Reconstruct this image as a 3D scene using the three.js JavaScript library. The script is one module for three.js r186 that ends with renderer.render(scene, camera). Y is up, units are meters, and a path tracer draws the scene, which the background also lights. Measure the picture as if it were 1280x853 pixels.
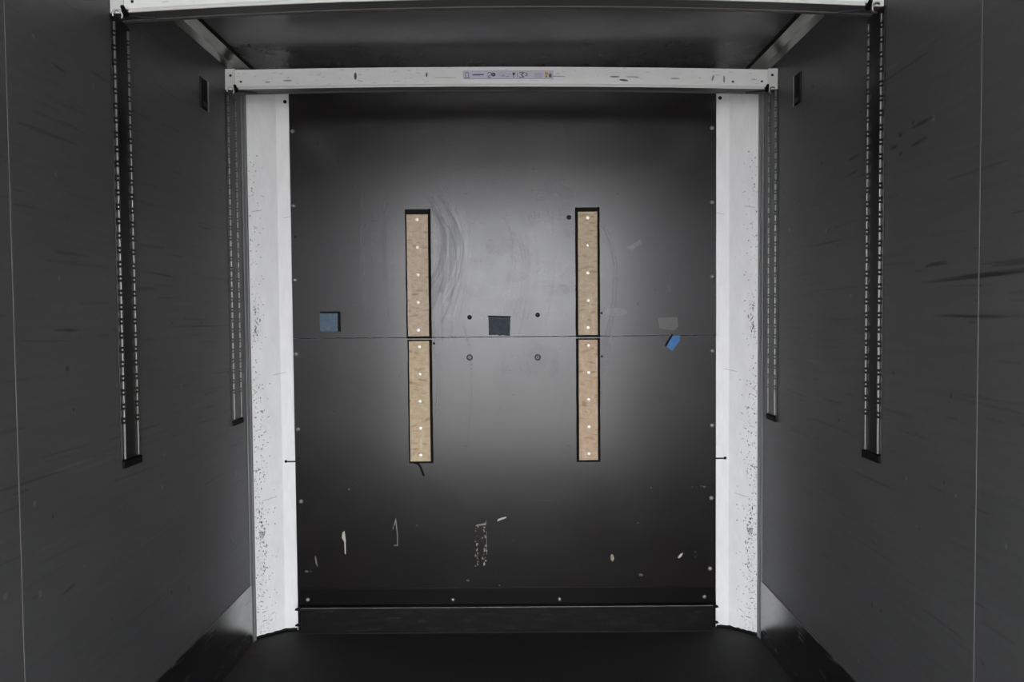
import * as THREE from 'three';
import { mergeGeometries } from 'three/addons/utils/BufferGeometryUtils.js';
import { RoundedBoxGeometry } from 'three/addons/geometries/RoundedBoxGeometry.js';
import { ImprovedNoise } from 'three/addons/math/ImprovedNoise.js';

// ------------------------------------------------------------------ camera, sky, exposure
// Inside of a box truck body: x across, y up, z towards the open rear. The camera stands about
// 3.6 m from the front bulkhead; overcast daylight comes in through the open rear end.
const scene = new THREE.Scene();
const camera = new THREE.PerspectiveCamera(2 * Math.atan(426.5 / 900) * 180 / Math.PI, 1280 / 853, 0.05, 200);
camera.position.set(0.0466, 1.5773, 0);
camera.rotation.set(-0.0329, 0.0024, -0.0082, 'YXZ');
scene.add(camera);
scene.background = new THREE.Color().setRGB(0.95, 0.96, 1.0);   // even overcast sky
scene.backgroundIntensity = 11.8;
const renderer = new THREE.WebGLRenderer({ antialias: true });
renderer.toneMapping = THREE.LinearToneMapping;
renderer.toneMappingExposure = 1;
renderer.shadowMap.enabled = true;

// ------------------------------------------------------------------ sizes
const W = 1.24, H = 2.76, REAR = 1.3, FRONT = -3.6, FAR = -3.495, T = 0.03;
const SEAM_Z = -1.853, SEAM_Y = 1.48;

// ------------------------------------------------------------------ helpers
function rng(seed) { let a = seed >>> 0; return () => { a = (a + 0x6d2b79f5) | 0; let t = Math.imul(a ^ (a >>> 15), 1 | a); t = (t + Math.imul(t ^ (t >>> 7), 61 | t)) ^ t; return ((t ^ (t >>> 14)) >>> 0) / 4294967296; }; }
const perlin = new ImprovedNoise();
const fbm = (x, y, s) => perlin.noise(x, y, s) * 0.55 + perlin.noise(x * 2.1, y * 2.1, s + 7) * 0.3 + perlin.noise(x * 4.3, y * 4.3, s + 13) * 0.15;
const used = {};
function numbered(name) { const n = used[name] = (used[name] ?? -1) + 1; return n ? `${name}_${String(n).padStart(3, '0')}` : name; }
function shade(o) { o.castShadow = true; o.receiveShadow = true; return o; }
function mesh(name, geometry, material, parent) {
  const m = shade(new THREE.Mesh(geometry, material));
  if (parent && parent !== scene) { let n = 0; for (const c of parent.children) if (c.name.replace(/_\d+$/, '') === name) n++; m.name = n ? `${name}_${String(n).padStart(3, '0')}` : name; parent.add(m); } else { m.name = numbered(name); scene.add(m); }
  return m;
}
function thing(name, label, category, pos = [0, 0, 0], group) {
  const g = new THREE.Group(); g.name = numbered(name); g.position.set(...pos); scene.add(g);
  g.userData = { label, category, kind: 'thing' }; if (group) g.userData.group = group;
  return g;
}
function structure(name) { const g = new THREE.Group(); g.name = name; g.userData.kind = 'structure'; scene.add(g); return g; }
function box(x0, x1, y0, y1, z0, z1) { const g = new THREE.BoxGeometry(x1 - x0, y1 - y0, z1 - z0); g.translate((x0 + x1) / 2, (y0 + y1) / 2, (z0 + z1) / 2); return g; }
function rbox(x0, x1, y0, y1, z0, z1, r = 0.002, s = 2) { const g = new RoundedBoxGeometry(x1 - x0, y1 - y0, z1 - z0, s, r); g.translate((x0 + x1) / 2, (y0 + y1) / 2, (z0 + z1) / 2); return g; }
function setUV(g, f) { const p = g.attributes.position, uv = new Float32Array(p.count * 2); for (let i = 0; i < p.count; i++) { const [u, v] = f(p.getX(i), p.getY(i), p.getZ(i)); uv[2 * i] = u; uv[2 * i + 1] = v; } g.setAttribute('uv', new THREE.BufferAttribute(uv, 2)); return g; }
// a closed outline in plan (x, z) raised from y0 to y1; uv in metres along the outline and up
function prism(pts, y0, y1) {
  let area = 0; pts.forEach(([x, z], i) => { const [a, b] = pts[(i + 1) % pts.length]; area += x * b - a * z; });
  const p = area > 0 ? pts.slice().reverse() : pts, pos = [], uv = [], idx = []; let d = 0;
  p.forEach(([x, z], i) => { const [a, b] = p[(i + 1) % p.length], l = Math.hypot(a - x, b - z), k = pos.length / 3; pos.push(x, y0, z, a, y0, b, a, y1, b, x, y1, z); uv.push(d, y0, d + l, y0, d + l, y1, d, y1); idx.push(k, k + 1, k + 2, k, k + 2, k + 3); d += l; });
  const tris = THREE.ShapeUtils.triangulateShape(p.map(([x, z]) => new THREE.Vector2(x, -z)), []);
  for (const [y, flip] of [[y0, true], [y1, false]]) { const k = pos.length / 3; for (const [x, z] of p) { pos.push(x, y, z); uv.push(x, z); } for (const [a, b, c] of tris) flip ? idx.push(k + a, k + c, k + b) : idx.push(k + a, k + b, k + c); }
  const g = new THREE.BufferGeometry(); g.setAttribute('position', new THREE.Float32BufferAttribute(pos, 3)); g.setAttribute('uv', new THREE.Float32BufferAttribute(uv, 2)); g.setIndex(idx);
  const n = g.toNonIndexed(); n.computeVertexNormals(); return n;
}
// a closed profile (z, y) swept across x with a camber; uv = x and the run of the profile, in metres
function bowed(profile, x0, x1, camber, n = 24) {
  let area = 0; profile.forEach(([z, y], i) => { const [a, b] = profile[(i + 1) % profile.length]; area += z * b - a * y; });
  const p = area > 0 ? profile : profile.slice().reverse(), pos = [], uv = [], idx = [], drop = (x) => -camber * (x / W) ** 2;
  let d = 0;
  p.forEach(([z, y], i) => {
    const [a, b] = p[(i + 1) % p.length], l = Math.hypot(a - z, b - y), k = pos.length / 3;
    for (let j = 0; j <= n; j++) { const x = x0 + (x1 - x0) * j / n; pos.push(x, y + drop(x), z, x, b + drop(x), a); uv.push(x, y, x, b); }
    for (let j = 0; j < n; j++) { const q = k + 2 * j; idx.push(q, q + 1, q + 3, q, q + 3, q + 2); }
    d += l;
  });
  for (const [x, flip] of [[x0, true], [x1, false]]) { const k = pos.length / 3; for (const [z, y] of p) { pos.push(x, y + drop(x), z); uv.push(x, y); } for (let i = 1; i + 1 < p.length; i++) flip ? idx.push(k, k + i + 1, k + i) : idx.push(k, k + i, k + i + 1); }
  const g = new THREE.BufferGeometry(); g.setAttribute('position', new THREE.Float32BufferAttribute(pos, 3)); g.setAttribute('uv', new THREE.Float32BufferAttribute(uv, 2)); g.setIndex(idx);
  const nn = g.toNonIndexed(); nn.computeVertexNormals(); return nn;
}
function canvas(w, h, paint, colour = true) {
  const c = document.createElement('canvas'); c.width = w; c.height = h; paint(c.getContext('2d'), w, h);
  const t = new THREE.CanvasTexture(c); if (colour) t.colorSpace = THREE.SRGBColorSpace; t.wrapS = t.wrapT = THREE.RepeatWrapping; t.magFilter = THREE.LinearFilter; return t;
}
// per-pixel base: value(u, v) -> [r, g, b] 0..255
function fill(ctx, w, h, value) { const im = ctx.createImageData(w, h); for (let j = 0; j < h; j++) for (let i = 0; i < w; i++) { const c = value(i, j), k = 4 * (j * w + i); im.data[k] = c[0]; im.data[k + 1] = c[1]; im.data[k + 2] = c[2]; im.data[k + 3] = 255; } ctx.putImageData(im, 0, 0); }

// ------------------------------------------------------------------ surfaces
// bulkhead ply: dark brown film with wiped arcs, dust, residues and chips; drawn in metres
const PX = 700;   // pixels per metre
const pw = Math.round(2.12 * PX), ph = Math.round(H * PX), X = (x) => (x + 1.06) * PX, Y = (y) => (H - y) * PX;
function arcs(ctx, rnd, strength) {                      // wiping marks
  ctx.lineCap = 'round';
  // one stroke = a run of thin hair lines that share a curve, as a cloth leaves them
  const sweep = (x, y, dx, bend, n, a) => { for (let k = 0; k < n; k++) { const o = (rnd() - 0.5) * dx, len = 0.5 + rnd() * 0.5, up = (rnd() - 0.5) * 0.14, hairs = 3 + Math.floor(rnd() * 6), tone = rnd() < 0.72 ? 255 : 0; for (let q = 0; q < hairs; q++) { const p = o + (rnd() - 0.5) * 0.03; ctx.strokeStyle = `rgba(${tone},${tone},${tone},${a * strength * (0.25 + 0.75 * rnd())})`; ctx.lineWidth = 1 + rnd() * 5; ctx.beginPath(); ctx.moveTo(X(x + p - 0.05 * len), Y(y + up + 0.34 * len)); ctx.bezierCurveTo(X(x + p + bend), Y(y + up + 0.2 * len), X(x + p + bend), Y(y + up - 0.05), X(x + p - 0.04), Y(y + up - 0.34 * len)); ctx.stroke(); } } };
  sweep(-0.25, 1.88, 0.2, 0.06, 13, 0.055);
  sweep(-0.3, 1.7, 0.16, -0.04, 8, 0.04);
  sweep(0.02, 1.82, 0.5, 0.03, 16, 0.022);
  sweep(-0.6, 1.9, 0.26, -0.06, 9, 0.03);
  sweep(0.62, 1.75, 0.4, 0.04, 10, 0.022);
  sweep(0.1, 1.2, 1.0, 0.01, 14, 0.018);
  for (let k = 0; k < 900; k++) { const x = (rnd() - 0.5) * 2, y = 0.25 + rnd() * 2.3, l = 0.02 + rnd() * 0.2, c = rnd() < 0.6 ? 255 : 0; ctx.strokeStyle = `rgba(${c},${c},${c},${strength * (0.01 + rnd() * 0.03)})`; ctx.lineWidth = 1 + rnd(); ctx.beginPath(); ctx.moveTo(X(x), Y(y)); ctx.lineTo(X(x + l), Y(y + (rnd() - 0.5) * 0.006)); ctx.stroke(); }
  for (let k = 0; k < 60; k++) { const x = (rnd() - 0.5) * 1.2, y = 1.2 + rnd() * 1.1; ctx.fillStyle = `rgba(${rnd() < 0.5 ? '255,255,255' : '0,0,0'},${strength * 0.018})`; ctx.beginPath(); ctx.ellipse(X(x), Y(y), (0.02 + rnd() * 0.09) * PX, (0.02 + rnd() * 0.12) * PX, rnd() * 0.6 - 0.3, 0, 7); ctx.fill(); }
}
const plyMap = canvas(pw, ph, (ctx, w, h) => {
  const rnd = rng(11), streak = Array.from({ length: h }, () => rnd());
  fill(ctx, w, h, (i, j) => {
    const x = i / PX, y = H - j / PX, n = fbm(x * 2.2, y * 2.6, 3), g = perlin.noise(x * 3, y * 90, 4) * 0.7 + (streak[j] - 0.5) * 1.4;
    const dust = Math.max(0, 0.5 + fbm(x * 3.1 + 5, y * 3.7, 21)) * (y > 0.85 && y < 2.5 ? 1 : 0.45);
    const v = 13 + n * 4 + g + dust * 6, red = Math.max(0, fbm(x * 4 + 9, y * 5, 31)) * 8;
    return [v + 2 + red, v - 1, v];
  });
  arcs(ctx, rnd, 0.75);
  // dusty film in the middle of the upper board
  for (let k = 0; k < 90; k++) { const e = rnd() * 6.28, q = Math.sqrt(rnd()), x = 0.03 + Math.cos(e) * q * 0.42, y = 1.8 + Math.sin(e) * q * 0.32, r = (0.02 + rnd() * 0.09) * PX; ctx.fillStyle = `rgba(190,198,205,${0.012 + rnd() * 0.022})`; ctx.beginPath(); ctx.ellipse(X(x), Y(y), r * 1.3, r * 0.7, rnd() * 3, 0, 7); ctx.fill(); }
  for (let k = 0; k < 70; k++) { const e = rnd() * 6.28, q = Math.sqrt(rnd()), x = -0.03 + Math.cos(e) * q * 0.16, y = 1.79 + Math.sin(e) * q * 0.11, r = (0.012 + rnd() * 0.05) * PX; ctx.fillStyle = `rgba(196,206,208,${0.012 + rnd() * 0.022})`; ctx.beginPath(); ctx.ellipse(X(x), Y(y), r * 1.3, r * 0.8, rnd() * 3, 0, 7); ctx.fill(); }
  const blob = (x, y, rx, ry, t, c) => { ctx.fillStyle = c; ctx.beginPath(); ctx.ellipse(X(x), Y(y), rx * PX, ry * PX, t, 0, 7); ctx.fill(); };
  const poly = (pts, c) => { ctx.fillStyle = c; ctx.beginPath(); pts.forEach(([x, y], i) => i ? ctx.lineTo(X(x), Y(y)) : ctx.moveTo(X(x), Y(y))); ctx.closePath(); ctx.fill(); };
  // glue residues and smears
  poly([[0.765, 1.57], [0.865, 1.572], [0.868, 1.555], [0.87, 1.525], [0.85, 1.505], [0.775, 1.515]], 'rgba(105,105,98,0.55)');
  blob(0.555, 1.6, 0.06, 0.02, 0.05, 'rgba(110,112,98,0.35)'); poly([[0.61, 1.92], [0.68, 1.96], [0.69, 1.945], [0.64, 1.905]], 'rgba(150,150,130,0.4)');
  blob(-0.45 - 0.11, 1.62, 0.035, 0.03, 0, 'rgba(10,10,10,0.3)'); blob(-0.18, 1.56, 0.04, 0.025, 0.2, 'rgba(10,10,10,0.28)');
  for (let k = 0; k < 26; k++) blob(-0.03 + (rnd() - 0.5) * 0.36, 1.41 + (rnd() - 0.5) * 0.08, 0.01 + rnd() * 0.05, 0.003 + rnd() * 0.008, (rnd() - 0.5) * 0.3, 'rgba(8,9,6,0.28)');
  for (let k = 0; k < 8; k++) blob(-0.1 + rnd() * 0.05, 1.34 + rnd() * 0.05, 0.02, 0.004, -0.4, 'rgba(8,9,6,0.22)');
  for (const [x, y, l] of [[-0.58, 1.545, 0.01], [-0.545, 1.543, 0.008], [-0.528, 1.545, 0.012], [0.278, 1.69, 0.008], [0.292, 1.66, 0.012]]) blob(x, y, l, 0.004, 0.1, 'rgba(0,0,0,0.9)');
  for (let k = 0; k < 130; k++) { const x = (rnd() - 0.5) * 2.05, y = 0.25 + rnd() * 2.35; blob(x, y, 0.001 + rnd() * 0.004, 0.001 + rnd() * 0.002, rnd() * 3, rnd() < 0.6 ? 'rgba(0,0,0,0.6)' : 'rgba(150,145,140,0.25)'); }
  for (let k = 0; k < 60; k++) { const x = (rnd() - 0.5) * 1.9, y = 0.3 + rnd() * 0.9, l = 0.02 + rnd() * 0.12; ctx.strokeStyle = rnd() < 0.5 ? 'rgba(0,0,0,0.35)' : 'rgba(130,125,125,0.12)'; ctx.lineWidth = 1 + rnd() * 2; ctx.beginPath(); ctx.moveTo(X(x), Y(y)); ctx.lineTo(X(x + l), Y(y + (rnd() - 0.5) * 0.015)); ctx.stroke(); }
  // faint upright crease above the right-hand strips
  ctx.strokeStyle = 'rgba(0,0,0,0.5)'; ctx.lineWidth = 1.6; ctx.beginPath(); ctx.moveTo(X(0.327), Y(2.52)); ctx.lineTo(X(0.322), Y(2.12)); ctx.stroke();
  // chips through to pale wood
  const P = '#b9b2a6', P2 = 'rgba(170,160,150,0.75)';
  poly([[-0.826, 0.498], [-0.815, 0.507], [-0.81, 0.46], [-0.81, 0.386], [-0.816, 0.388], [-0.818, 0.45], [-0.83, 0.47]], P);
  poly([[-0.968, 0.375], [-0.963, 0.38], [-0.957, 0.345], [-0.953, 0.32], [-0.964, 0.34]], P2);
  ctx.strokeStyle = P2; ctx.lineWidth = 3.5; ctx.beginPath(); ctx.moveTo(X(-0.57), Y(0.515)); ctx.lineTo(X(-0.556), Y(0.56)); ctx.lineTo(X(-0.548), Y(0.48)); ctx.lineTo(X(-0.549), Y(0.43)); ctx.lineTo(X(-0.566), Y(0.43)); ctx.stroke(); poly([[-0.566, 0.53], [-0.557, 0.53], [-0.556, 0.45], [-0.563, 0.45]], '#050404');
  for (let k = 0; k < 60; k++) { const e = rnd(), x = -0.15 + (rnd() < 0.5 ? 0 : 0.045) * (0.8 + 0.3 * rnd()) + (rnd() - 0.5) * 0.016, y = 0.53 - e * 0.22; ctx.fillStyle = rnd() < 0.65 ? P2 : 'rgba(0,0,0,0.8)'; ctx.beginPath(); ctx.ellipse(X(x), Y(y), (0.001 + rnd() * 0.004) * PX, (0.001 + rnd() * 0.008) * PX, rnd() - 0.5, 0, 7); ctx.fill(); }
  poly([[-0.155, 0.525], [-0.1, 0.53], [-0.098, 0.56], [-0.106, 0.54], [-0.15, 0.532]], P2); ctx.fillStyle = 'rgba(160,155,150,0.6)'; ctx.fillRect(X(-0.1), Y(0.5), 2, 0.12 * PX);
  poly([[-0.045, 0.548], [0.0, 0.565], [0.004, 0.572], [-0.02, 0.568], [-0.04, 0.56]], P); ctx.strokeStyle = 'rgba(0,0,0,0.8)'; ctx.lineWidth = 4; ctx.beginPath(); ctx.moveTo(X(-0.09), Y(0.545)); ctx.quadraticCurveTo(X(-0.03), Y(0.59), X(0.04), Y(0.61)); ctx.stroke();
  poly([[0.528, 0.375], [0.538, 0.378], [0.546, 0.355], [0.538, 0.338], [0.527, 0.35]], '#9a927e'); poly([[0.865, 0.357], [0.878, 0.375], [0.895, 0.382], [0.883, 0.36], [0.872, 0.353]], P);
  for (const [x, y, r] of [[1.0, 0.716, 0.008], [0.985, 0.72, 0.004], [0.94, 0.715, 0.005], [0.73, 0.715, 0.005], [0.665, 0.535, 0.005], [-0.195, 0.248, 0.009], [-0.035, 0.222, 0.006], [0.955, 0.385, 0.005], [-0.79, 0.717, 0.006], [-0.45, 0.53, 0.005], [-1.01, 0.3, 0.01], [0.68, 0.27, 0.012]]) blob(x, y, r, r * 0.6, 0.2, 'rgba(160,155,150,0.5)');
});
const plyRough = canvas(pw >> 1, ph >> 1, (ctx, w, h) => {
  const rnd = rng(11);
  fill(ctx, w, h, (i, j) => { const x = 2 * i / PX, y = H - 2 * j / PX, v = 255 * (0.24 + fbm(x * 3, y * 4, 5) * 0.045 + perlin.noise(x * 4, y * 30, 6) * 0.008); return [v, v, v]; });
  ctx.scale(0.5, 0.5); arcs(ctx, rnd, 1.1);
}, false);
const M = {};
M.ply = new THREE.MeshPhysicalMaterial({ map: plyMap, roughnessMap: plyRough, roughness: 1, ior: 1.5 });

// side wall ply: grey film with fore-and-aft scuffs; u runs with z, v with y
const wallSpanZ = 2.4, WP = 430;
function wallMap(seed, extra) {
  const w = Math.round(wallSpanZ * WP), h = Math.round(H * WP);
  return canvas(w, h, (ctx) => {
    const rnd = rng(seed);
    fill(ctx, w, h, (i, j) => { const z = i / WP, y = j / WP, v = 78 + fbm(z * 1.6, y * 3, seed) * 9 + perlin.noise(z * 3, y * 46, seed + 2) * 4 + perlin.noise(z * 40, y * 60, seed + 3) * 2.5; return [v, v, v]; });
    for (let k = 0; k < 420; k++) {                       // scuffs, most of them at load height
      const y = Math.min(2.6, Math.max(0.1, 1.5 + (rnd() + rnd() + rnd() - 1.5) * 1.3)), z = rnd() * wallSpanZ, l = 0.04 + rnd() * rnd() * 0.5, a = 0.04 + rnd() * rnd() * 0.3;
      ctx.strokeStyle = rnd() < 0.75 ? `rgba(12,12,12,${a})` : `rgba(150,150,150,${a * 0.5})`; ctx.lineWidth = 1 + rnd() * 4;
      ctx.fillStyle = ctx.strokeStyle; ctx.beginPath(); ctx.ellipse((z + l / 2) * WP, (H - y) * WP, l / 2 * WP, 0.5 + rnd() * 2, (rnd() - 0.5) * 0.08, 0, 7); ctx.fill();
    }
    for (let k = 0; k < 70; k++) { ctx.fillStyle = rnd() < 0.6 ? 'rgba(5,5,5,0.5)' : 'rgba(150,150,150,0.35)'; ctx.beginPath(); ctx.ellipse(rnd() * w, rnd() * h, 1 + rnd() * 2.5, 1 + rnd() * 3, 0, 0, 7); ctx.fill(); }
    extra(ctx, (z) => (z - FAR) * WP, (y) => (H - y) * WP);
  });
}
const scuff = (ctx, Z, Yy, list) => { const rnd = rng(500 + list.length); for (const [z0, y0, z1, y1, w, a] of list) for (let k = 0; k < 5; k++) { const e = rnd() * 0.5, f = 0.5 + rnd() * 0.5, mz = z0 + (z1 - z0) * (e + f) / 2, my = y0 + (y1 - y0) * (e + f) / 2 + (rnd() - 0.5) * w * 0.0016; ctx.fillStyle = `rgba(10,10,10,${a * 0.5})`; ctx.beginPath(); ctx.ellipse(Z(mz), Yy(my), Math.abs(z1 - z0) * (f - e) / 2 * WP, w * (0.18 + rnd() * 0.22), Math.atan2(y0 - y1, z1 - z0), 0, 7); ctx.fill(); } };
const wallUV = (x, y, z) => [(z - FAR) / wallSpanZ, y / H];
M.wallLeft = new THREE.MeshPhysicalMaterial({ roughness: 0.42, map: wallMap(41, (c, Z, Yy) => scuff(c, Z, Yy, [[-2.05, 1.55, -2.12, 1.552, 4, 0.7], [-2.0, 1.552, -2.15, 1.55, 2, 0.5], [-2.5, 1.66, -2.9, 1.66, 3, 0.4], [-2.55, 1.55, -3.4, 1.55, 3, 0.35], [-2.5, 1.75, -2.75, 1.74, 3, 0.4], [-2.03, 2.3, -2.11, 2.29, 3, 0.5], [-2.1, 0.81, -2.0, 0.8, 3, 0.5]])) });
M.wallRight = new THREE.MeshPhysicalMaterial({ roughness: 0.42, map: wallMap(57, (c, Z, Yy) => scuff(c, Z, Yy, [[-2.18, 2.13, -2.05, 2.14, 5, 0.75], [-2.18, 2.08, -2.08, 2.085, 5, 0.75], [-2.3, 2.1, -2.24, 2.1, 5, 0.8], [-2.25, 2.13, -2.22, 2.13, 7, 0.7], [-2.25, 2.07, -2.22, 2.07, 5, 0.7], [-2.6, 2.12, -2.48, 2.13, 4, 0.6], [-2.6, 2.07, -2.5, 2.075, 4, 0.5], [-2.1, 1.715, -1.98, 1.72, 4, 0.9], [-2.12, 1.67, -1.5, 1.68, 5, 0.6], [-2.6, 1.85, -2.95, 1.85, 3, 0.6], [-1.85, 1.7, -1.3, 1.7, 7, 0.5], [-2.3, 1.57, -1.5, 1.57, 4, 0.4]])) });

const ceilMap = canvas(512, 512, (ctx, w, h) => fill(ctx, w, h, (i, j) => { const v = 74 + fbm(i / 60, j / 60, 2) * 8 + perlin.noise(i / 8, j / 3, 4) * 3; return [v, v, v]; }));
M.ceiling = new THREE.MeshPhysicalMaterial({ map: ceilMap, roughness: 0.27 });
const floorMap = canvas(1024, 1024, (ctx, w, h) => {
  const rnd = rng(71);
  fill(ctx, w, h, (i, j) => { const v = 12 + fbm(i / 90, j / 90, 8) * 9 + perlin.noise(i / 3, j / 3, 4) * 4 + (rnd() - 0.5) * 5; return [v, v, v]; });
  for (let k = 0; k < 200; k++) { ctx.strokeStyle = `rgba(90,88,86,${rnd() * 0.12})`; ctx.lineWidth = 1 + rnd() * 2; const x = rnd() * w, y = rnd() * h; ctx.beginPath(); ctx.moveTo(x, y); ctx.lineTo(x + (rnd() - 0.5) * 120, y + (rnd() - 0.5) * 60); ctx.stroke(); }
  ctx.fillStyle = 'rgba(70,8,16,0.75)'; ctx.beginPath(); ctx.ellipse(0.045 * 412, (3.6 - 3.36) * 412, 16, 9, 0, 0, 7); ctx.fill();   // small red stain in the left far corner
});
M.floor = new THREE.MeshPhysicalMaterial({ map: floorMap, roughness: 0.75 });

// white paint; the outer part of the posts is scuffed and flaked
const postMap = canvas(256, 2048, (ctx, w, h) => {        // 0.25 m wide, 2.8 m high; u = 0 at the wall
  const rnd = rng(91);
  fill(ctx, w, h, (i, j) => { const v = 226 + fbm(i / 40, j / 120, 3) * 10 + perlin.noise(i / 3, j / 40, 5) * 4; return [v, v, v]; });
  const low = () => { const y = rnd(); return y < 0.55 ? Math.pow(rnd(), 1.2) * 0.45 : rnd() * 0.85; };
  for (let k = 0; k < 520; k++) { const y = h * (1 - low()), x = 10 + Math.abs(rnd() + rnd() - 1) * 95 * (rnd() < 0.3 ? 1 : 0.6), r = 0.5 + rnd() * 1.6; ctx.fillStyle = `rgba(60,60,60,${0.2 + rnd() * 0.55})`; ctx.beginPath(); ctx.ellipse(x, y, r, r * (0.6 + rnd() * 1.6), rnd() * 3, 0, 7); ctx.fill(); }
  for (let k = 0; k < 46; k++) { const y = h * (1 - low()), x = 12 + rnd() * 60; ctx.strokeStyle = `rgba(50,50,50,${0.2 + rnd() * 0.5})`; ctx.lineWidth = 1 + rnd() * 1.5; ctx.beginPath(); ctx.moveTo(x, y); ctx.lineTo(x + (rnd() - 0.5) * 30, y + (rnd() - 0.5) * 18); ctx.stroke(); }
  for (const [u, y, a] of [[34, 0.53, 1], [40, 0.5, 1], [30, 0.6, 1], [44, 0.44, 0.9], [38, 0.36, 0.8], [32, 1.62, 0.9], [36, 1.55, 1], [26, 1.5, 0.8]]) for (let k = 0; k < 14; k++) { ctx.fillStyle = `rgba(45,45,45,${a * (0.3 + rnd() * 0.5)})`; ctx.beginPath(); ctx.ellipse(u + (rnd() - 0.5) * 22, h * (1 - (y + (rnd() - 0.5) * 0.06) / 2.8), 0.8 + rnd() * 2, 1 + rnd() * 4, 0, 0, 7); ctx.fill(); }
  for (const [u, y, l] of [[150, 2.08, 50], [20, 2.1, 40], [90, 1.3, 60], [40, 0.68, 60]]) { ctx.strokeStyle = 'rgba(70,70,70,0.5)'; ctx.lineWidth = 1.4; ctx.beginPath(); ctx.moveTo(u, h * (1 - y / 2.8)); ctx.lineTo(u + l, h * (1 - (y + 0.012) / 2.8)); ctx.stroke(); }
});
postMap.repeat.set(4, 1 / 2.8);
M.post = new THREE.MeshPhysicalMaterial({ map: postMap, roughness: 0.5 });
const beamMap = canvas(2048, 128, (ctx, w, h) => {        // 2.5 m by 0.16 m
  const rnd = rng(97), U = (x) => (x + 1.25) / 2.5 * w, V = (y) => (2.74 - y) / 0.16 * h;
  fill(ctx, w, h, (i, j) => { const v = 228 + fbm(i / 90, j / 30, 6) * 8; return [v, v, v]; });
  const s = (x, y, rx, ry, a, t = 0) => { ctx.fillStyle = `rgba(40,40,40,${a})`; ctx.beginPath(); ctx.ellipse(U(x), V(y), rx / 2.5 * w, ry / 0.16 * h, t, 0, 7); ctx.fill(); };
  s(-0.655, 2.665, 0.006, 0.016, 0.8); s(-0.335, 2.668, 0.004, 0.01, 0.85); s(0.51, 2.66, 0.022, 0.003, 0.7); s(0.55, 2.645, 0.02, 0.004, 0.85, 0.1); s(0.59, 2.66, 0.03, 0.002, 0.5); s(0.78, 2.655, 0.02, 0.003, 0.4); s(0.25, 2.66, 0.04, 0.002, 0.4); s(-0.25, 2.655, 0.05, 0.0015, 0.35); s(-0.96, 2.65, 0.02, 0.003, 0.5); s(-1.05, 2.645, 0.012, 0.003, 0.4); s(0.95, 2.66, 0.004, 0.014, 0.5, 0.3); s(1.0, 2.655, 0.004, 0.016, 0.5); s(1.04, 2.645, 0.006, 0.005, 0.8);
  for (let k = 0; k < 120; k++) s((rnd() - 0.5) * 2.4, 2.62 + rnd() * 0.09, 0.001 + rnd() * 0.012, 0.0006 + rnd() * 0.001, 0.1 + rnd() * 0.25, (rnd() - 0.5) * 0.4);
});
beamMap.repeat.set(1 / 2.5, 1 / 0.16); beamMap.offset.set(0.5, -2.58 / 0.16);
M.beam = new THREE.MeshPhysicalMaterial({ map: beamMap, roughness: 0.4 });
M.whiteLip = new THREE.MeshPhysicalMaterial({ color: 0xd2d2d0, roughness: 0.4 });
M.greyTrim = new THREE.MeshPhysicalMaterial({ color: 0x7a7a7a, roughness: 0.5 });
const brushed = canvas(512, 512, (ctx, w, h) => fill(ctx, w, h, (i, j) => { const v = 255 * (0.25 + perlin.noise(i / 60, j / 2.2, 3) * 0.035 + fbm(i / 60, j / 60, 9) * 0.05); return [v, v, v]; }), false);
M.kick = new THREE.MeshPhysicalMaterial({ color: 0x9a9a98, metalness: 1, roughness: 1, roughnessMap: brushed });
M.aluminium = new THREE.MeshPhysicalMaterial({ color: 0x9c9c9a, metalness: 1, roughness: 0.3 });
M.ridge = new THREE.MeshPhysicalMaterial({ color: 0x8c8c8a, metalness: 1, roughness: 0.36 });
M.seam = new THREE.MeshPhysicalMaterial({ color: 0x626262, roughness: 0.55 });
M.cove = new THREE.MeshPhysicalMaterial({ color: 0x8a8a86, metalness: 1, roughness: 0.22 });
M.railDark = new THREE.MeshPhysicalMaterial({ color: 0x3a3a3a, metalness: 0.85, roughness: 0.34 });
M.black = new THREE.MeshPhysicalMaterial({ color: 0x0a0909, roughness: 0.7, specularIntensity: 0.35 });
M.blackGloss = new THREE.MeshPhysicalMaterial({ color: 0x060505, roughness: 0.35, specularIntensity: 0.4 });
M.underside = new THREE.MeshPhysicalMaterial({ color: 0x4e4e4c, roughness: 0.5 });
M.bolt = new THREE.MeshPhysicalMaterial({ color: 0x8f8c8c, metalness: 0.7, roughness: 0.4 });
M.darkBolt = new THREE.MeshPhysicalMaterial({ color: 0x26262a, metalness: 0.4, roughness: 0.45 });
M.screw = new THREE.MeshPhysicalMaterial({ color: 0xfbfaf7, metalness: 0.3, roughness: 0.3 });
M.concrete = new THREE.MeshStandardMaterial({ color: 0xb8b6b2, roughness: 0.9 });
M.shell = new THREE.MeshStandardMaterial({ color: 0xd8d8d8, roughness: 0.6 });

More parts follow.
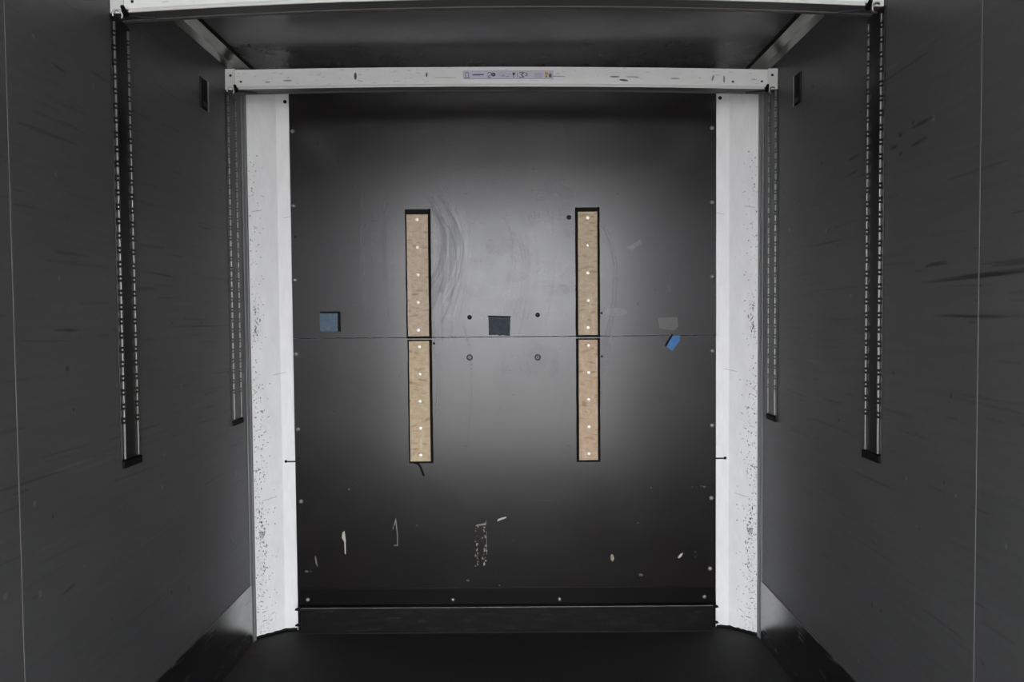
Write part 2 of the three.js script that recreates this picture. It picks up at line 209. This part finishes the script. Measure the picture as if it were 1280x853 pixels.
// ------------------------------------------------------------------ setting
{
  // yard outside the open rear end
  const yard = mesh('ground', new THREE.BoxGeometry(120, 0.2, 120), M.concrete, scene); yard.position.set(0, -1.35, 0); yard.userData.kind = 'structure';

  const floor = mesh('floor', setUV(box(-W - T, W + T, -0.12, 0, FRONT - 0.09, REAR), (x, y, z) => [(x + W) / 2.48, 1 - (z - FRONT) / 2.48]), M.floor, scene); floor.userData.kind = 'structure';
  const ceiling = mesh('ceiling', setUV(box(-W - T, W + T, H, H + 0.05, FRONT - 0.09, REAR), (x, y, z) => [x, z]), M.ceiling, scene); ceiling.userData.kind = 'structure';

  for (const [s, side, mat] of [[-1, 'left', M.wallLeft], [1, 'right', M.wallRight]]) {
    const wall = structure('wall_' + side), a = Math.min(s * W, s * (W + T)), b = Math.max(s * W, s * (W + T));
    mesh('wall_panel', setUV(box(a, b, 0, H, FRONT - 0.09, SEAM_Z - 0.0024), wallUV), mat, wall);
    mesh('wall_panel', setUV(box(a, b, 0, H, SEAM_Z + 0.0024, REAR), wallUV), mat, wall);
    mesh('joint_strip', box(s > 0 ? a - 0.001 : a, s > 0 ? b : b + 0.001, 0, H, SEAM_Z - 0.0024, SEAM_Z + 0.0024), M.seam, wall);
    mesh('outer_skin', box(s * (W + T) + (s < 0 ? -0.02 : 0), s * (W + T) + (s > 0 ? 0.02 : 0), -0.12, H + 0.05, FRONT - 0.09, REAR), M.shell, wall);

    // aluminium kick plate along the foot of the wall
    const kick = mesh('baseboard_' + side, setUV(rbox(s > 0 ? W - 0.006 : -W, s > 0 ? W : -W + 0.006, 0, 0.291, -3.45, REAR - 0.02, 0.002), (x, y, z) => [z / 1.2, y / 0.5]), M.kick, scene); kick.userData.kind = 'structure';
    // cove strip between wall and ceiling
    const cove = structure(side === 'left' ? 'trim_1' : 'trim_2');
    mesh('cove_strip', prismZ([[s * W, 2.715], [s * 1.222, 2.737], [s * 1.187, H - 0.002], [s * 1.183, H - 0.002], [s * 1.183, H], [s * W, H]], FAR, REAR - 0.02), M.cove, cove);
    mesh('sealant_line', box(Math.min(s * 1.183, s * 1.168), Math.max(s * 1.183, s * 1.168), H - 0.004, H, FAR, REAR - 0.02), M.black, cove);
    // grey angle where wall and post meet
    const angle = structure(side === 'left' ? 'trim_3' : 'trim_4');
    mesh('corner_angle', rbox(s > 0 ? W - 0.005 : -W, s > 0 ? W : -W + 0.005, 0.0, 2.71, -3.494, -3.445, 0.001), M.greyTrim, angle);
    mesh('corner_bead', rbox(s > 0 ? W - 0.009 : -W + 0.005, s > 0 ? W - 0.005 : -W + 0.009, 0.0, 2.71, -3.494, -3.478, 0.001), M.greyTrim, angle);
  }
}
// an outline (x, y) drawn out along z
function prismZ(pts, z0, z1) { const g = prism(pts.map(([x, y]) => [x, y]), z0, z1); g.rotateX(Math.PI / 2); g.scale(1, 1, 1); const p = g.attributes.position; for (let i = 0; i < p.count; i++) { p.setY(i, -p.getY(i) * -1); } 
  // prism() raised the outline along y: (x, z) -> after the turn y = -z, z = y; mirror y back and turn the faces round
  for (let i = 0; i < p.count; i++) p.setY(i, -p.getY(i));
  for (let i = 0; i < p.count; i += 3) for (const at of [g.attributes.position, g.attributes.uv]) for (let c = 0; c < at.itemSize; c++) { const a = at.array[(i + 1) * at.itemSize + c]; at.array[(i + 1) * at.itemSize + c] = at.array[(i + 2) * at.itemSize + c]; at.array[(i + 2) * at.itemSize + c] = a; }
  g.computeVertexNormals(); return g; }

// bulkhead
const bulkhead = structure('wall_front');
const plyUV = (x, y) => [(x + 1.06) / 2.12, y / H];
mesh('panel', setUV(rbox(-1.075, 1.075, SEAM_Y + 0.0012, H, FRONT - 0.03, FRONT, 0.001), plyUV), M.ply, bulkhead);
mesh('panel', setUV(rbox(-1.075, 1.075, 0, SEAM_Y - 0.0012, FRONT - 0.03, FRONT, 0.001), plyUV), M.ply, bulkhead);
mesh('outer_skin', box(-W - T, W + T, 0, H, FRONT - 0.09, FRONT - 0.031), M.shell, bulkhead);
const dome = (r, h) => { const g = new THREE.LatheGeometry([[0, h], [r * 0.45, h * 0.93], [r * 0.8, h * 0.6], [r, 0.15 * h], [r, 0]].map(([x, y]) => new THREE.Vector2(x, y)).reverse(), 18); g.rotateX(Math.PI / 2); return g; };
const boltGeo = dome(0.0105, 0.008), smallBolt = dome(0.006, 0.005), darkBoltGeo = dome(0.0115, 0.009), washer = new THREE.TorusGeometry(0.0125, 0.003, 8, 24);
function bolt(g, x, y, m, parent = bulkhead, z = FRONT, name = 'bolt') { const b = mesh(name, g, m, parent); b.position.set(x, y, z); return b; }
for (const [x, y] of [[-1.042, 2.509], [-1.043, 2.142], [-1.043, 1.773], [-1.043, 1.402], [-1.04, 1.023], [-1.032, 0.658], [1.037, 2.507], [1.038, 2.141], [1.039, 1.772], [1.039, 1.401], [1.039, 1.027], [1.035, 0.659], [1.029, 0.3]]) bolt(boltGeo, x, y, M.bolt);
for (const [x, y] of [[-1.036, 1.985], [-1.036, 0.875], [-0.99, 0.3], [0.955, 0.362]]) bolt(smallBolt, x, y, M.darkBolt);
for (const [x, y] of [[-0.173, 1.579], [0.167, 1.588], [0.326, 2.072]]) bolt(darkBoltGeo, x, y, M.darkBolt);
for (const [x, y] of [[-0.175, 1.378], [0.166, 1.376]]) { bolt(washer, x, y, M.darkBolt, bulkhead, FRONT + 0.001, 'washer'); bolt(smallBolt, x, y, M.bolt); }
for (const [x, y] of [[0.486, 1.595], [0.487, 1.378], [-0.353, 1.45]]) bolt(smallBolt, x, y, M.darkBolt);

// ------------------------------------------------------------------ wooden strips let into the bulkhead
const woodMaps = [0, 1, 2, 3].map((k) => canvas(128, 768, (ctx, w, h) => {
  const rnd = rng(200 + k), tone = [[178, 159, 138], [182, 162, 132], [176, 157, 132], [182, 157, 131]][k];
  fill(ctx, w, h, (i, j) => { const n = fbm(i / 30, j / 26, k + 3) * 20 + perlin.noise(i / 14, j / 4, k + 9) * 9 + (rnd() - 0.5) * 10; return [tone[0] + n, tone[1] + n, tone[2] + n * 0.9]; });
  for (let q = 0; q < 46; q++) { ctx.fillStyle = `rgba(${60 + rnd() * 40},${45 + rnd() * 30},30,${0.06 + rnd() * 0.2})`; ctx.beginPath(); ctx.ellipse(rnd() * w, rnd() * h, 4 + rnd() * 22, 1.5 + rnd() * 7, (rnd() - 0.5) * 0.6, 0, 7); ctx.fill(); }
  for (let q = 0; q < 16; q++) { ctx.fillStyle = `rgba(215,205,190,${0.08 + rnd() * 0.14})`; ctx.beginPath(); ctx.ellipse(rnd() * w, rnd() * h, 3 + rnd() * 10, 8 + rnd() * 40, 0, 0, 7); ctx.fill(); }
  ctx.fillStyle = 'rgba(50,36,24,0.55)'; ctx.fillRect(0, 0, w, 4); ctx.fillRect(0, h - 9, w, 9);
}));
const screwGeo = dome(0.0085, 0.0035);
function strip(k, x0, x1, y0, y1, screws, label, top, tail) {
  const t = thing('wooden_strip', label, 'strip', [(x0 + x1) / 2, y0, FRONT], 'screwed wooden strips on the bulkhead');
  const w = x1 - x0, h = y1 - y0, l = -w / 2, r = w / 2, el = k < 2 ? 0.007 : 0.011, er = 0.012;
  const board = rbox(l + el, r - er, 0.009, h - top, 0, 0.012, 0.002);
  const m = new THREE.MeshPhysicalMaterial({ map: woodMaps[k], roughness: 0.65 });
  mesh('board', setUV(board, (x, y) => [(x - l) / w, y / h]), m, t);
  // black sealant beads round the board
  const rnd = rng(300 + k), bead = (ax, ay, bx, by, rad) => { const n = 14, pts = []; for (let i = 0; i <= n; i++) { const e = i / n; pts.push(new THREE.Vector3(ax + (bx - ax) * e + (rnd() - 0.5) * 0.0016, ay + (by - ay) * e + (rnd() - 0.5) * 0.0016, 0.004)); } return new THREE.TubeGeometry(new THREE.CatmullRomCurve3(pts), 28, rad, 7, false); };
  mesh('sealant_bead', bead(l + el / 2, 0.002, l + el / 2, h, el / 2 + 0.0012), M.black, t);
  mesh('sealant_bead', bead(r - er / 2, 0.002, r - er / 2, h, er / 2 + 0.0006), M.black, t);
  mesh('sealant_bead', bead(l, 0.004, r, 0.004, 0.006), M.black, t);
  mesh('top_seal', rbox(l, r, h - top, h, 0, 0.008, 0.003), M.black, t);
  for (let i = 0; i < 5; i++) { const s = mesh('screw_head', screwGeo, M.screw, t); s.position.set(screws[0] - (x0 + x1) / 2 + (i % 2) * 0.0008, screws[1] + (screws[2] - screws[1]) * i / 4 - y0, 0.012); }
  if (tail) { const c = new THREE.CatmullRomCurve3([[-0.035, 0.002], [-0.018, -0.004], [-0.005, -0.02], [0.004, -0.045], [0.012, -0.066]].map(([x, y]) => new THREE.Vector3(x, y, 0.0045))); mesh('sealant_tail', new THREE.TubeGeometry(c, 24, 0.005, 7), M.black, t); }
  return t;
}
strip(0, -0.488, -0.363, 1.477, 2.118, [-0.428, 1.517, 2.066], 'pale wooden strip with five screws, upper half of the column nearer the flat blue square', 0.026, false);
strip(1, -0.484, -0.363, 0.849, 1.469, [-0.424, 0.889, 1.433], 'pale wooden strip with a black sealant tail hanging from its lower end', 0.006, true);
strip(2, 0.358, 0.478, 1.477, 2.12, [0.418, 1.522, 2.067], 'pale wooden strip with five screws, upper half of the column nearer the tilted blue scrap', 0.022, false);
strip(3, 0.359, 0.477, 0.849, 1.469, [0.419, 0.89, 1.434], 'pale wooden strip with clean square lower end, below the strip nearer the tilted blue scrap', 0.006, false);

// ------------------------------------------------------------------ blue patches
function patchMat(c, seed) { return new THREE.MeshPhysicalMaterial({ roughness: 0.7, specularIntensity: 0.5, map: canvas(128, 128, (ctx, w, h) => fill(ctx, w, h, (i, j) => { const n = fbm(i / 30, j / 30, seed) * 26 + perlin.noise(i / 5, j / 5, seed + 4) * 6; return [c[0] + n, c[1] + n, c[2] + n]; })) }); }
{
  const a = thing('blue_square', 'flat pale blue square with black top and side edges, stuck on the dark bulkhead', 'patch', [-0.869, 1.5625, FRONT]);
  mesh('pad', rbox(-0.051, 0.039, -0.0485, 0.043, 0, 0.011, 0.002), patchMat([82, 98, 112], 5), a);
  mesh('black_edge', mergeGeometries([rbox(0.039, 0.05, -0.0495, 0.051, 0, 0.008, 0.002), rbox(-0.05, 0.039, 0.043, 0.051, 0, 0.007, 0.002)]), M.black, a);
  const b = thing('grey_square', 'dark blue-grey square stuck on the bulkhead midway between the wooden strips', 'patch', [-0.0235, 1.536, FRONT]);
  const sh = new THREE.Shape([[-0.054, 0.045], [0.053, 0.041], [0.05, -0.051], [0.012, -0.046], [0, -0.05], [-0.01, -0.045], [-0.053, -0.046]].map(([x, y]) => new THREE.Vector2(x, y)));
  const g = new THREE.ExtrudeGeometry(sh, { depth: 0.006, bevelEnabled: true, bevelSize: 0.001, bevelThickness: 0.001, bevelSegments: 1 });
  mesh('pad', setUV(g, (x, y) => [x * 9 + 0.5, y * 9 + 0.5]), patchMat([52, 59, 66], 15), b);
  const lip = rbox(-0.058, 0.056, -0.003, 0.003, 0, 0.009, 0.002); lip.rotateZ(-0.035); lip.translate(0, 0.046, 0); mesh('black_edge', lip, M.black, b);
  const c = thing('blue_scrap', 'small bright blue scrap stuck at a tilt on the bulkhead joint', 'scrap', [0.842, 1.448, FRONT]);
  const sc = new THREE.Shape([[0.033, 0.036], [0.034, 0.008], [-0.004, -0.044], [-0.033, -0.022], [-0.002, 0.032], [0.01, 0.03]].map(([x, y]) => new THREE.Vector2(x, y)));
  mesh('sheet', setUV(new THREE.ExtrudeGeometry(sc, { depth: 0.005, bevelEnabled: true, bevelSize: 0.001, bevelThickness: 0.001, bevelSegments: 1 }), (x, y) => [x * 9 + 0.5, y * 9 + 0.5]), patchMat([70, 114, 164], 25), c);
  const fold = rbox(-0.034, 0.034, -0.004, 0.004, 0, 0.009, 0.002); fold.rotateZ(1.05); fold.translate(-0.02, 0.008, 0); mesh('black_edge', fold, M.black, c);
}

// ------------------------------------------------------------------ corner posts
for (const [s, where] of [[-1, 'nearer the flat blue square'], [1, 'nearer the tilted blue scrap']]) {
  const t = thing('corner_post', 'scuffed white corner post beside the dark bulkhead, the one ' + where, 'post', [s * W, 0, FAR], 'white corner posts');
  const xs = (d) => -s * d;                                        // d metres in from the wall
  const outline = [[xs(0.0005), 0], [xs(0.12), -0.094], [xs(0.181), -0.1015], [xs(0.1825), -0.1045], [xs(0.0005), -0.1045]];
  const g = prism(outline, 0.001, H - 0.001);
  setUV(g, (x, y) => [Math.abs(x), y]);
  mesh('post_body', g, M.post, t);
  const pin = new THREE.CylinderGeometry(0.0035, 0.0035, 0.045, 10); pin.rotateZ(Math.PI / 2); const p = mesh('pin', pin, M.black, t); p.position.set(xs(0.163), 0.862, -0.096);
  const knob = mesh('pin_head', dome(0.0075, 0.007), M.black, t); knob.position.set(xs(0.138), 0.863, -0.097);
  const pl = mesh('plug', dome(0.009, 0.006), M.black, t); pl.position.set(xs(0.165), 2.652, -0.0995);
  // black sealant at the foot
  const rnd = rng(400 + s), pts = []; for (let i = 0; i <= 16; i++) { const d = 0.003 + 0.178 * i / 16; pts.push(new THREE.Vector3(xs(d), 0.004 + rnd() * 0.004, d < 0.12 ? -0.094 * d / 0.12 + 0.001 : -0.0945 - (d - 0.12) * 0.12)); }
  mesh('foot_sealant', new THREE.TubeGeometry(new THREE.CatmullRomCurve3(pts), 48, 0.008, 7), M.black, t);
}

// ------------------------------------------------------------------ black angle rail at the foot of the bulkhead
{
  const t = thing('foot_rail', 'black bolted angle rail along the foot of the bulkhead', 'rail', [0, 0, FRONT]);
  const grime = new THREE.MeshPhysicalMaterial({ roughness: 0.4, specularIntensity: 0.4, map: canvas(1024, 96, (ctx, w, h) => { const rnd = rng(77); fill(ctx, w, h, (i, j) => { const v = 14 + Math.max(0, fbm(i / 50, j / 20, 4)) * 26; return [v, v, v]; }); for (let k = 0; k < 90; k++) { ctx.fillStyle = `rgba(120,120,120,${rnd() * 0.13})`; ctx.beginPath(); ctx.ellipse(rnd() * w, rnd() * h, 2 + rnd() * 26, 1 + rnd() * 6, 0, 0, 7); ctx.fill(); } }) });
  mesh('step', setUV(rbox(-1.03, 1.03, 0.003, 0.128, 0.001, 0.05, 0.003), (x, y) => [(x + 1.03) / 2.06, y / 0.13]), grime, t);
  mesh('upright_flange', rbox(-1.045, 1.045, 0.1285, 0.212, 0.001, 0.007, 0.002), M.blackGloss, t);
  mesh('worn_edge', rbox(-1.03, 1.03, 0.1285, 0.1305, 0.044, 0.0495, 0.0008), M.bolt, t);
  mesh('worn_edge', rbox(-1.02, 1.02, 0.001, 0.0038, 0.047, 0.0535, 0.001), M.darkBolt, t);
  for (const [x, y] of [[-1.004, 0.158], [-0.272, 0.152], [0.268, 0.152], [0.999, 0.158]]) { const b = mesh('bolt', dome(0.0105, 0.008), M.bolt, t); b.position.set(x, y, 0.007); }
  const tooth = () => { const s = new THREE.Shape([new THREE.Vector2(0, 0), new THREE.Vector2(0.03, 0.006), new THREE.Vector2(0.026, 0.014), new THREE.Vector2(0, 0.024)]); return new THREE.ExtrudeGeometry(s, { depth: 0.005, bevelEnabled: false }); };
  for (const s of [-1, 1]) for (const y of [0.035, 0.115]) { const b = mesh('end_lug', tooth(), M.black, t); b.position.set(s * 1.03, y + (s > 0 ? 0 : 0.0), 0.045); if (s < 0) { b.rotation.y = Math.PI; b.position.z = 0.05; } }
}

// ------------------------------------------------------------------ roof beams
function beam(zf, camber, bottom, label, sealed) {
  const t = thing('roof_beam', label, 'beam', [0, 0, zf], 'white roof beams');
  const y0 = bottom + 0.012, y1 = bottom + 0.088;
  mesh('beam_body', bowed([[0, y0], [0, y1], [-0.07, y1], [-0.07, y0]], -W + 0.001, W - 0.001, camber), M.beam, t);
  mesh('bottom_lip', bowed([[0.004, bottom], [0.006, bottom + 0.004], [0.004, bottom + 0.0119], [-0.006, bottom + 0.0119], [-0.006, bottom + 0.003], [-0.001, bottom]], -W + 0.06, W - 0.06, camber), M.whiteLip, t);
  mesh('underside', bowed([[-0.0065, bottom + 0.004], [-0.0065, bottom + 0.0119], [-0.082, bottom + 0.0119], [-0.082, bottom + 0.002], [-0.066, bottom + 0.002], [-0.064, bottom + 0.005]], -W + 0.001, W - 0.001, camber), M.underside, t);
  for (const s of [-1, 1]) {
    const yb = bottom - camber, e = mesh('end_plate', rbox(Math.min(s * (W - 0.001), s * (W - 0.045)), Math.max(s * (W - 0.001), s * (W - 0.045)), yb, yb + 0.092, 0.0005, 0.007, 0.002), M.whiteLip, t);
    const peg = new THREE.CylinderGeometry(0.006, 0.009, 0.042, 12); peg.rotateX(Math.PI / 2 - 0.35); peg.rotateZ(s * 0.6); const q = mesh('latch_peg', peg, M.black, t); q.position.set(s * (W - 0.05), yb + 0.004, 0.012);
    const lever = rbox(-0.05, 0.05, -0.004, 0.004, 0, 0.006, 0.002); lever.rotateZ(s * 0.1); const lv = mesh('latch_lever', lever, M.darkBolt, t); lv.position.set(s * (W - 0.09), yb - 0.006, -0.012);
    const claw = new THREE.TorusGeometry(0.014, 0.0035, 8, 16, 4.2); const c = mesh('latch_hook', claw, M.aluminium, t); c.position.set(s * (W - 0.026), yb - 0.006, 0.008); c.rotation.set(0.3, 0.2, s * 0.8);
    const b1 = mesh('bolt', dome(0.006, 0.004), M.darkBolt, t); b1.position.set(s * (W - 0.026), yb + 0.062, 0.007);
    const b2 = mesh('bolt', dome(0.005, 0.004), M.darkBolt, t); b2.position.set(s * (W - 0.07), yb + 0.035 + camber * 0.1, 0.0);
  }
  return t;
}
const farBeam = beam(-3.27, 0.014, 2.614, 'white roof beam with a printed sticker, across the top of the dark bulkhead');
farBeam.position.y = 2.66; farBeam.children.forEach((c) => { c.position.y -= 2.66; }); farBeam.rotation.z = -0.008;   // hangs a little askew
beam(-2.345, 0.036, 2.599, 'white roof beam crossing the ceiling at the upper edge of the view');

// printed sticker on the far beam
{
  const map = canvas(1024, 104, (ctx, w, h) => {
    ctx.fillStyle = '#c9c6d6'; ctx.fillRect(0, 0, w, h); ctx.strokeStyle = '#a9a7b4'; ctx.lineWidth = 6; ctx.strokeRect(3, 3, w - 6, h - 6);
    const rnd = rng(9), bar = (x, y, a, b, c) => { ctx.fillStyle = c; ctx.fillRect(x, y, a, b); };
    ctx.strokeStyle = '#77767e'; ctx.lineWidth = 7; ctx.strokeRect(24, 26, 38, 60); bar(34, 16, 22, 10, '#77767e'); bar(20, 86, 60, 8, '#77767e');
    bar(108, 42, 128, 15, '#5a5880'); bar(108, 60, 90, 4, '#8a88a0');
    ctx.strokeStyle = '#55545c'; ctx.lineWidth = 8; ctx.beginPath(); ctx.arc(300, 44, 22, 3.4, 7.2); ctx.stroke(); ctx.beginPath(); ctx.arc(300, 76, 14, 0, 5); ctx.stroke();
    ctx.fillStyle = '#3c3b5c'; ctx.beginPath(); ctx.arc(345, 48, 24, 0, 7); ctx.fill(); ctx.fillStyle = '#8f8da8'; ctx.beginPath(); ctx.arc(342, 50, 9, 0, 7); ctx.fill();
    for (let k = 0; k < 6; k++) for (let r = 0; r < 3; r++) bar(395 + k * 26, 28 + r * 22, 10 + rnd() * 12, 5, '#a5a3b2');
    ctx.strokeStyle = '#7c7b88'; ctx.lineWidth = 6; ctx.beginPath(); ctx.moveTo(440, 72); ctx.lineTo(460, 52); ctx.lineTo(470, 78); ctx.moveTo(490, 76); ctx.lineTo(520, 70); ctx.stroke();
    ctx.fillStyle = '#2f2d4c'; ctx.beginPath(); ctx.moveTo(560, 24); ctx.lineTo(592, 24); ctx.lineTo(582, 62); ctx.lineTo(570, 62); ctx.fill(); bar(570, 70, 12, 14, '#2f2d4c');
    bar(614, 22, 7, 66, '#8e8c96'); ctx.strokeStyle = '#4c4b54'; ctx.lineWidth = 10; ctx.beginPath(); ctx.moveTo(640, 24); ctx.lineTo(690, 24); ctx.lineTo(662, 50); ctx.lineTo(690, 78); ctx.lineTo(640, 84); ctx.stroke(); ctx.beginPath(); ctx.arc(710, 46, 18, 4.6, 8); ctx.stroke();
    for (let r = 0; r < 3; r++) bar(810, 34 + r * 20, 90, 7, '#9b99a2');
    bar(930, 20, 40, 34, '#c89a4a'); bar(936, 60, 22, 26, '#b08050'); bar(975, 40, 34, 44, '#5c5a62'); bar(985, 22, 14, 14, '#a88a50');
  });
  const t = thing('sticker', 'long printed sticker with small symbols in the middle of the white beam', 'sticker', [0.031, 2.6655, -3.27]); t.rotation.z = -0.008;
  mesh('sticker_sheet', setUV(box(-0.202, 0.202, -0.0185, 0.0185, 0.0004, 0.0018), (x, y) => [(x + 0.202) / 0.404, (y + 0.0185) / 0.037]), new THREE.MeshPhysicalMaterial({ map, roughness: 0.4 }), t);
}

// ------------------------------------------------------------------ lashing rails on the side walls
// local axes: y up from the lower end, z along the wall, x = 0 at the wall and + into the room (turned for the right-hand wall)
function railShapes(len) {
  const ridge = (z) => {
    const parts = [], w = 0.0042, x0 = 0.004, x1 = 0.011; let y = 0.03;
    parts.push(rbox(x0, x1, y, y + 0.118, z - w, z + w, 0.0015, 1)); y += 0.118 + 0.006;
    while (y + 0.04 < len) { parts.push(rbox(x0, x1 - 0.001, y, y + 0.0075, z - w * 0.8, z + w * 0.8, 0.0015, 1)); y += 0.0075 + 0.006; const e = Math.min(y + 0.027, len); parts.push(rbox(x0, x1, y, e, z - w, z + w, 0.0015, 1)); y = e + 0.006; }
    return mergeGeometries(parts);
  };
  return { back: rbox(0, 0.004, 0, len, -0.058, 0.058, 0.001, 1), ridges: [ridge(-0.042), ridge(0.042)], web: rbox(0.004, 0.0055, 0.03, len, -0.03, 0.03, 0.0005, 1), cap: rbox(0.004, 0.0125, 0.001, 0.026, -0.057, 0.057, 0.002, 1) };
}
const RAIL_Y = 1.091, rs = railShapes(2.588 - RAIL_Y), rsNear = railShapes(2.56 - RAIL_Y);
function rail(s, z, shapes, label) {
  const t = thing('lashing_rail', label, 'rail', [s * W, RAIL_Y, z], 'slotted lashing rails on the side walls'); if (s > 0) t.rotation.y = Math.PI;
  mesh('back_plate', shapes.back, M.railDark, t); mesh('slotted_ridge', shapes.ridges[0], M.ridge, t); mesh('slotted_ridge', shapes.ridges[1], M.ridge, t); mesh('web', shapes.web, M.railDark, t); mesh('end_cap', shapes.cap, M.black, t);
}
rail(-1, -3.318, railShapes(2.602 - RAIL_Y), 'slotted lashing rail on the wall beside the white post nearer the flat blue square');
rail(1, -3.313, rs, 'slotted lashing rail on the wall beside the white post nearer the tilted blue scrap');
rail(-1, -2.392, rsNear, 'dark slotted lashing rail in mid-wall, leftmost of the four rails');
rail(1, -2.384, rsNear, 'dark slotted lashing rail in mid-wall, rightmost of the four rails');

// ------------------------------------------------------------------ small slot plates high on the side walls
for (const [s, label] of [[-1, 'small dark slotted plate high on the wall left of the bulkhead'], [1, 'small dark slotted plate high on the wall right of the bulkhead']]) {
  const t = thing('slot_plate', label, 'plate', [s * W, 2.456, -3.038], 'slot plates high on the side walls'); if (s > 0) t.rotation.y = Math.PI;
  mesh('recess', rbox(0, 0.003, 0, 0.126, -0.034, 0.034, 0.001, 1), M.black, t);
  mesh('side_frame', rbox(0, 0.006, 0, 0.128, s * 0.034 - 0.005, s * 0.034 + 0.005, 0.001, 1), M.aluminium, t);
  mesh('side_frame', rbox(0, 0.005, 0, 0.126, -s * 0.037 - 0.003, -s * 0.037 + 0.003, 0.001, 1), M.railDark, t);
  mesh('finger_tab', rbox(0.003, 0.006, 0.012, 0.03, -0.02, 0.02, 0.001, 1), M.darkBolt, t);
}

renderer.render(scene, camera);
